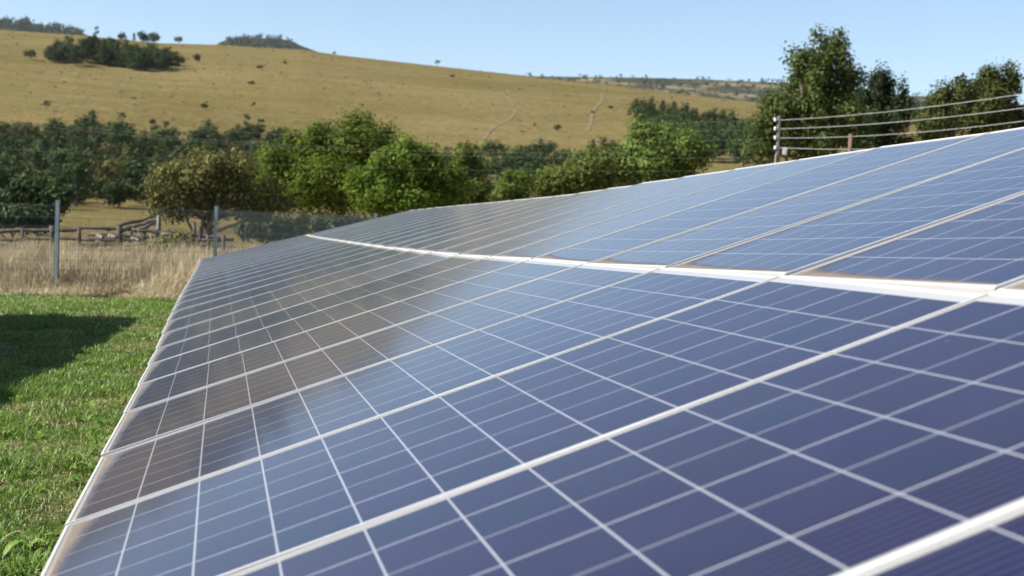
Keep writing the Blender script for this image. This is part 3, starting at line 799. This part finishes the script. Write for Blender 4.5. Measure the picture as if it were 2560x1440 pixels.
def tussocks():
    n = 3800; az = np.radians(RNG.uniform(-23, 23, n)); r = 300 + 590 * RNG.uniform(0, 1, n)**.8
    x, y = r*np.sin(az), r*np.cos(az); k = vnoise(x, y, 60, 41)*.6 + vnoise(x, y, 17, 42)*.4 > RNG.uniform(.25, .8, n); x, y = x[k], y[k]; n = len(x)
    h = RNG.uniform(.25, .8, n) * np.where(RNG.uniform(0, 1, n) < .03, 1.6, 1); C = np.stack([x, y, hgt(x, y)], 1)
    o = RNG.normal(0, 1, (n, 7, 3)) * np.array([.55, .55, .28]) * h[:, None, None]; o[..., 2] = np.abs(o[..., 2])
    V, F = leaves((C[:, None] + o).reshape(-1, 3), RNG.normal(0, 1, (n*7, 3)), np.repeat(h, 7) * .7, .8)
    me = np_mesh('grass_tussocks', V, F, TUSS, tone=np.repeat(RNG.uniform(0, 1, n), 7))
    tag(link('grass_tussocks', me), 'olive tussocks and low scrub dotted over the golden hillside', 'tussocks', kind='stuff')
TUSS = leaf_mat('tussock_blades', (0.0600,0.0560,0.0192), (0.1080,0.0880,0.0320), (0.1600,0.1240,0.0520), .1)
tussocks()

# ------------------------------------------------------------------ mesh fence
def fence():
    pts = [at(-250, 640, 26.9), at(141, 640, 26.9), at(537, 640, 28.4), at(935, 640, 31.6), at(1330, 640, 36)]
    for p in pts: p[2] = float(hgt(p[0], p[1]))
    o = Vector((pts[1][0], pts[1][1], 0))
    root = empty('mesh_fence', o, 'grey welded mesh fence on steel posts at the edge of the lawn', 'fence')
    post_h = 1.90; mesh_h = 1.78
    for i, p in enumerate(pts):
        mb = MB(); x, y, z = p[0]-o.x, p[1]-o.y, p[2]
        ln = -.006
        a, b = Vector((x, y, z-.3)), Vector((x+ln*post_h*0+.012, y, z+post_h))
        mb.bar(a, b, .078, .07); mb.box((b.x, b.y, b.z+.008), (.086, .080, .018))
        for hh in (.25, .9, 1.55): mb.box((x+.045, y-.03, z+hh), (.03, .03, .05))
        mb.build('post', POSTM, root)
    for i in range(len(pts)-1):
        rw = .0034 if i < 2 else .0085
        a, b = Vector(pts[i])-o, Vector(pts[i+1])-o; mb = MB(); L = (b-a).length; n = int(L/.052)
        for k in range(1, n):
            p = a.lerp(b, k/n); mb.tube([p + Vector((0,0,.04)), p + Vector((0,0,mesh_h + (.03 if i < 2 else .07)))], rw, 3, cap=False)
        for hh in np.arange(.06, mesh_h+.01, .2146):
            thick = .0032; mb.tube([a + Vector((0,0,hh)), b + Vector((0,0,hh))], thick, 4, cap=False)
        for hh in (.06, .49, .92, 1.35, mesh_h):   # stiffening folds
            mb.tube([a + Vector((0,-.012,hh+.03)), b + Vector((0,-.012,hh+.03))], .0028, 4, cap=False)
        mb.build('mesh_panel', WIREM if i < 2 else WIREL, root)
POSTM = simple('painted_post_grey_blue', (.10,.135,.15), (.16,.20,.22), 5, rough=.5, spec=.4)
WIREM = simple('fence_wire_grey', (.06,.075,.075), (.10,.115,.115), 5, rough=.5, spec=.4, metal=.3)
WIREL = simple('fence_wire_light_grey', (.19,.21,.20), (.26,.28,.27), 5, rough=.5, spec=.4, metal=.3)
fence()

# ------------------------------------------------------------------ log fence (kraal), loose logs, posts
WOOD = simple('weathered_log', (.035,.029,.024), (.11,.093,.08), 5, stretch=(1,1,1), bump=.5)
PALEW = simple('pale_bleached_log', (.11,.095,.08), (.22,.195,.165), 5, bump=.4)
def wob(a, b, r, n=6, j=.03):
    a = Vector(a); b = Vector(b)
    return [a.lerp(b, i/n) + Vector((random.uniform(-j,j), random.uniform(-j,j), random.uniform(-j,j))) for i in range(n+1)], [r*random.uniform(.8,1.15) for i in range(n+1)]
def log_fence():
    Y = 38.5
    o = Vector(at(250, 640, Y)); o.z = 0
    root = empty('log_fence', o, 'dark weathered log fence of posts and rails behind the dry grass', 'fence')
    P = lambda px, py, y=Y: Vector(at(px, py, y)) - o
    rails = [[(-40,578),(130,575),(240,570),(330,573)],[(330,573),(420,582),(500,588),(585,600)],[(-40,598),(110,596),(230,598),(360,600)],[(360,604),(470,606),(590,618)],[(-40,612),(150,612),(300,612)],[(220,586),(400,592),(560,603)]]
    for rl in rails:
        pts = []; 
        for (x0,y0),(x1,y1) in zip(rl[:-1], rl[1:]):
            q, _ = wob(P(x0,y0), P(x1,y1), .05, 4, .025); pts += q[:-1]
        pts.append(P(*rl[-1])); mb = MB(); mb.tube(pts, [.055*random.uniform(.8,1.2) for _ in pts], 7); mb.build('rail', WOOD, root, True)
    for px, top in ((-20,572),(58,574),(128,566),(200,568),(302,566),(330,578),(362,576),(391,574),(408,580),(420,572),(455,585),(478,582),(487,556),(500,566),(523,588),(560,588)):
        b = P(px, 640); b.z = -.3; t = P(px+random.uniform(-4,4), top)
        pts, rd = wob(b, t, .06 if px not in (128,302) else .085, 5, .02); mb = MB(); mb.tube(pts, rd, 7); mb.build('post', WOOD, root, True)
    # side rails running back uphill
    for (a, b, ya, yb) in (((268,574),(388,541),38.5,54),((300,577),(392,550),38.5,53),((340,579),(396,556),38.5,50)):
        pts, rd = wob(P(*a, ya), P(*b, yb), .06, 7, .03); mb = MB(); mb.tube(pts, rd, 7); mb.build('rail', WOOD, root, True)
log_fence()
def kraal_shade():  # dark sheet laid inside the kraal; its colour stands in for the shade there
    pts = [at(-120, 640, 38.2), at(590, 640, 38.0), at(600, 640, 46), at(-120, 640, 46)]
    V = []; F = []
    for i in range(9):
        for j in range(13):
            a, b = i/8, j/12; p = (pts[0]*(1-b)+pts[1]*b)*(1-a) + (pts[3]*(1-b)+pts[2]*b)*a
            V.append((p[0], p[1], float(hgt(p[0], p[1])) + .012))
    for i in range(8):
        for j in range(12): q = i*13+j; F.append((q, q+1, q+14, q+13))
    me = bpy.data.meshes.new('kraal_shade_patch'); me.from_pydata(V, [], F)
    me.materials.append(simple('painted_kraal_shade', (.035,.027,.020), (.09,.07,.05), 1.5)); me.update()
    tag(link('kraal_shade_patch', me), kind='structure')
kraal_shade()
logs = [((243,588),(262,594),.09,'short thick pale log leaning on the rail, left'),((270,588),(294,594),.09,'pale log lying beside the short leaning one'),
        ((403,584),(472,594),.06,'long pale rail lying across the log fence, right'),((330,594),(352,603),.07,'pale stump end poking from the middle of the log fence'),
        ((345,570),(356,600),.05,'thin upright pale branch leaning in the log fence'),((240,604),(300,618),.05,'long grey branch lying low in front of the fence, left'),
        ((310,614),(352,610),.05,'bleached branch lying level in front of the fence'),((385,604),(398,607),.06,'short pale log end low in the fence'),
        ((436,603),(455,604),.07,'stubby pale log lying under the long rail'),((250,622),(296,626),.04,'thin bleached stick half buried in the grass'),
        ((436,622),(452,632),.05,'small weathered log fallen near the weeds'),((205,596),(222,603),.05,'brownish log end at the left of the pile'),
        ((376,588),(382,606),.05,'reddish upright stick in the log pile')]
for i, (a, b, r, lab) in enumerate(logs):
    Y = 37.9 - .12*(i % 4); A = Vector(at(*a, Y)); B = Vector(at(*b, Y)); B.y += random.uniform(-.2,.2)
    pts, rd = wob(A, B, r, 4, .015); mb = MB(); o = (A+B)/2; mb.tube([p-o for p in pts], [q*.6 for q in rd], 8)
    tag(mb.build('log', PALEW, None, True, o), lab, 'log')
def simple_post(px, top, Y, r, mat, label, name='wooden_post'):
    t = Vector(at(px, top, Y)); b = Vector((t.x, t.y, float(hgt(t.x, t.y)) - .3)); pts, rd = wob(b, t, r, 5, .012)
    mb = MB(); mb.tube([p - b for p in pts], rd, 9); return tag(mb.build(name, mat, None, True, b), label, 'post')
simple_post(398, 527, 45, .075, simple('grey_post_wood', (.15,.15,.14), (.24,.24,.23), 6), 'slim grey post standing behind the log fence')

# ------------------------------------------------------------------ power line
POLEM = simple('tarred_pole_wood', (.045,.041,.038), (.105,.095,.088), 7, stretch=(3,3,.6), bump=.3)
REDW = simple('reddish_post_wood', (.085,.055,.042), (.14,.09,.07), 7, bump=.3)
PORC = simple('white_porcelain', (.48,.50,.52), (.56,.58,.60), 4, rough=.25, spec=.6)
CABLE = simple('pale_grey_cable', (.26,.26,.26), (.34,.34,.34), 4, rough=.6)
THINC = simple('dull_grey_wire', (.20,.20,.19), (.26,.26,.25), 4, rough=.6)
YP = 36.0
def pole():
    t = Vector(at(1948, 290, YP)); b = Vector((at(1945, 400, YP)[0] - .02, YP, 0)); b.z = float(hgt(b.x, b.y))
    root = empty('utility_pole', b, 'dark wooden utility pole with four white insulators behind the panels', 'utility pole')
    mb = MB(); mb.tube([(0,0,-.5), t*.5 - b*.5, t - b], [.068,.06,.052], 12); mb.build('pole', POLEM, root, True)
    for py in (300, 322, 345, 370):
        p = Vector(at(1947, py, YP)) - b
        mb = MB()
        mb.tube([p + Vector((-.10,-.03,-.05)), p + Vector((-.10,-.03,-.02)), p + Vector((-.10,-.03,.0)), p + Vector((-.10,-.03,.03)), p + Vector((-.10,-.03,.05))], [.028,.04,.026,.04,.028], 12)
        i = mb.build('insulator', PORC, root, True)
        mb = MB(); mb.bar(p + Vector((-.13,-.03,0)), p + Vector((.09,-.03,0)), .02, .03); mb.build('bracket', GALV, i)
    p = Vector(at(1961, 378, YP)) - b; mb = MB(); mb.box(p, (.11, .10, .20)); mb.box(p + Vector((0,-.052,-.02)), (.08,.008,.1)); mb.build('fuse_box', PORC, root)
    p = Vector(at(1936, 396, YP)) - b; mb = MB(); mb.tube([Vector((-.05,-.05,p.z+.12)), Vector((-.5,-.3,-.3))], .014, 6); mb.build('stay_wire', CABLE, root)
pole()
def wire(a, b, sag, r, mat, label, n=40):
    A, B = Vector(a), Vector(b); pts = []
    for i in range(n+1):
        t = i/n; p = A.lerp(B, t); p.z -= sag*4*t*(1-t); pts.append(p)
    mb = MB(); o = Vector(A); mb.tube([p - o for p in pts], r, 6)
    tag(mb.build('overhead_wire', mat, None, True, o), label, 'wire', 'wires on the utility pole')
names = ['topmost', 'second from top', 'third from top', 'lowest']
for i, (yp, yr, yl) in enumerate(((300,208,180),(322,247,207),(345,280,232),(370,354,258))):
    a = at(1955, yp, YP - .03)
    wire(a, at(2720, yr, 27.5), (.11, .11, .14, .09)[i], .0062, CABLE, f'{names[i]} pale cable running right from the pole')
    wire(at(1940, yp, YP - .03), at(-300, yl - 12, 44), .72, .0014, THINC, f'{names[i]} thin wire running left from the pole across the hill')
wire(at(1940, 392, YP-.03), at(-300, 262, 40), .55, .0016, THINC, 'lower thin cable crossing in front of the green trees')
wire(at(1940, 425, YP-.03), at(-300, 345, 40), .35, .0013, THINC, 'lowest faint cable crossing the green tree crowns')
simple_post(2127, 335, 31, .05, REDW, 'short reddish post below the wires, right of the pole')

# ------------------------------------------------------------------ thin air haze
def haze():
    mb = MB(); mb.box((0, 0, 260), (19000, 19000, 522)); o = mb.build('haze', HZ); tag(o, kind='stuff')
HZ = bpy.data.materials.new('thin_air_haze'); HZ.use_nodes = True
nt = HZ.node_tree; nt.nodes.remove(nt.nodes['Principled BSDF'])
pv = nt.nodes.new('ShaderNodeVolumePrincipled'); pv.inputs['Density'].default_value = .000028; pv.inputs['Color'].default_value = (.82,.88,.95,1); pv.inputs['Anisotropy'].default_value = .2
nt.links.new(pv.outputs[0], nt.nodes['Material Output'].inputs['Volume'])
haze()
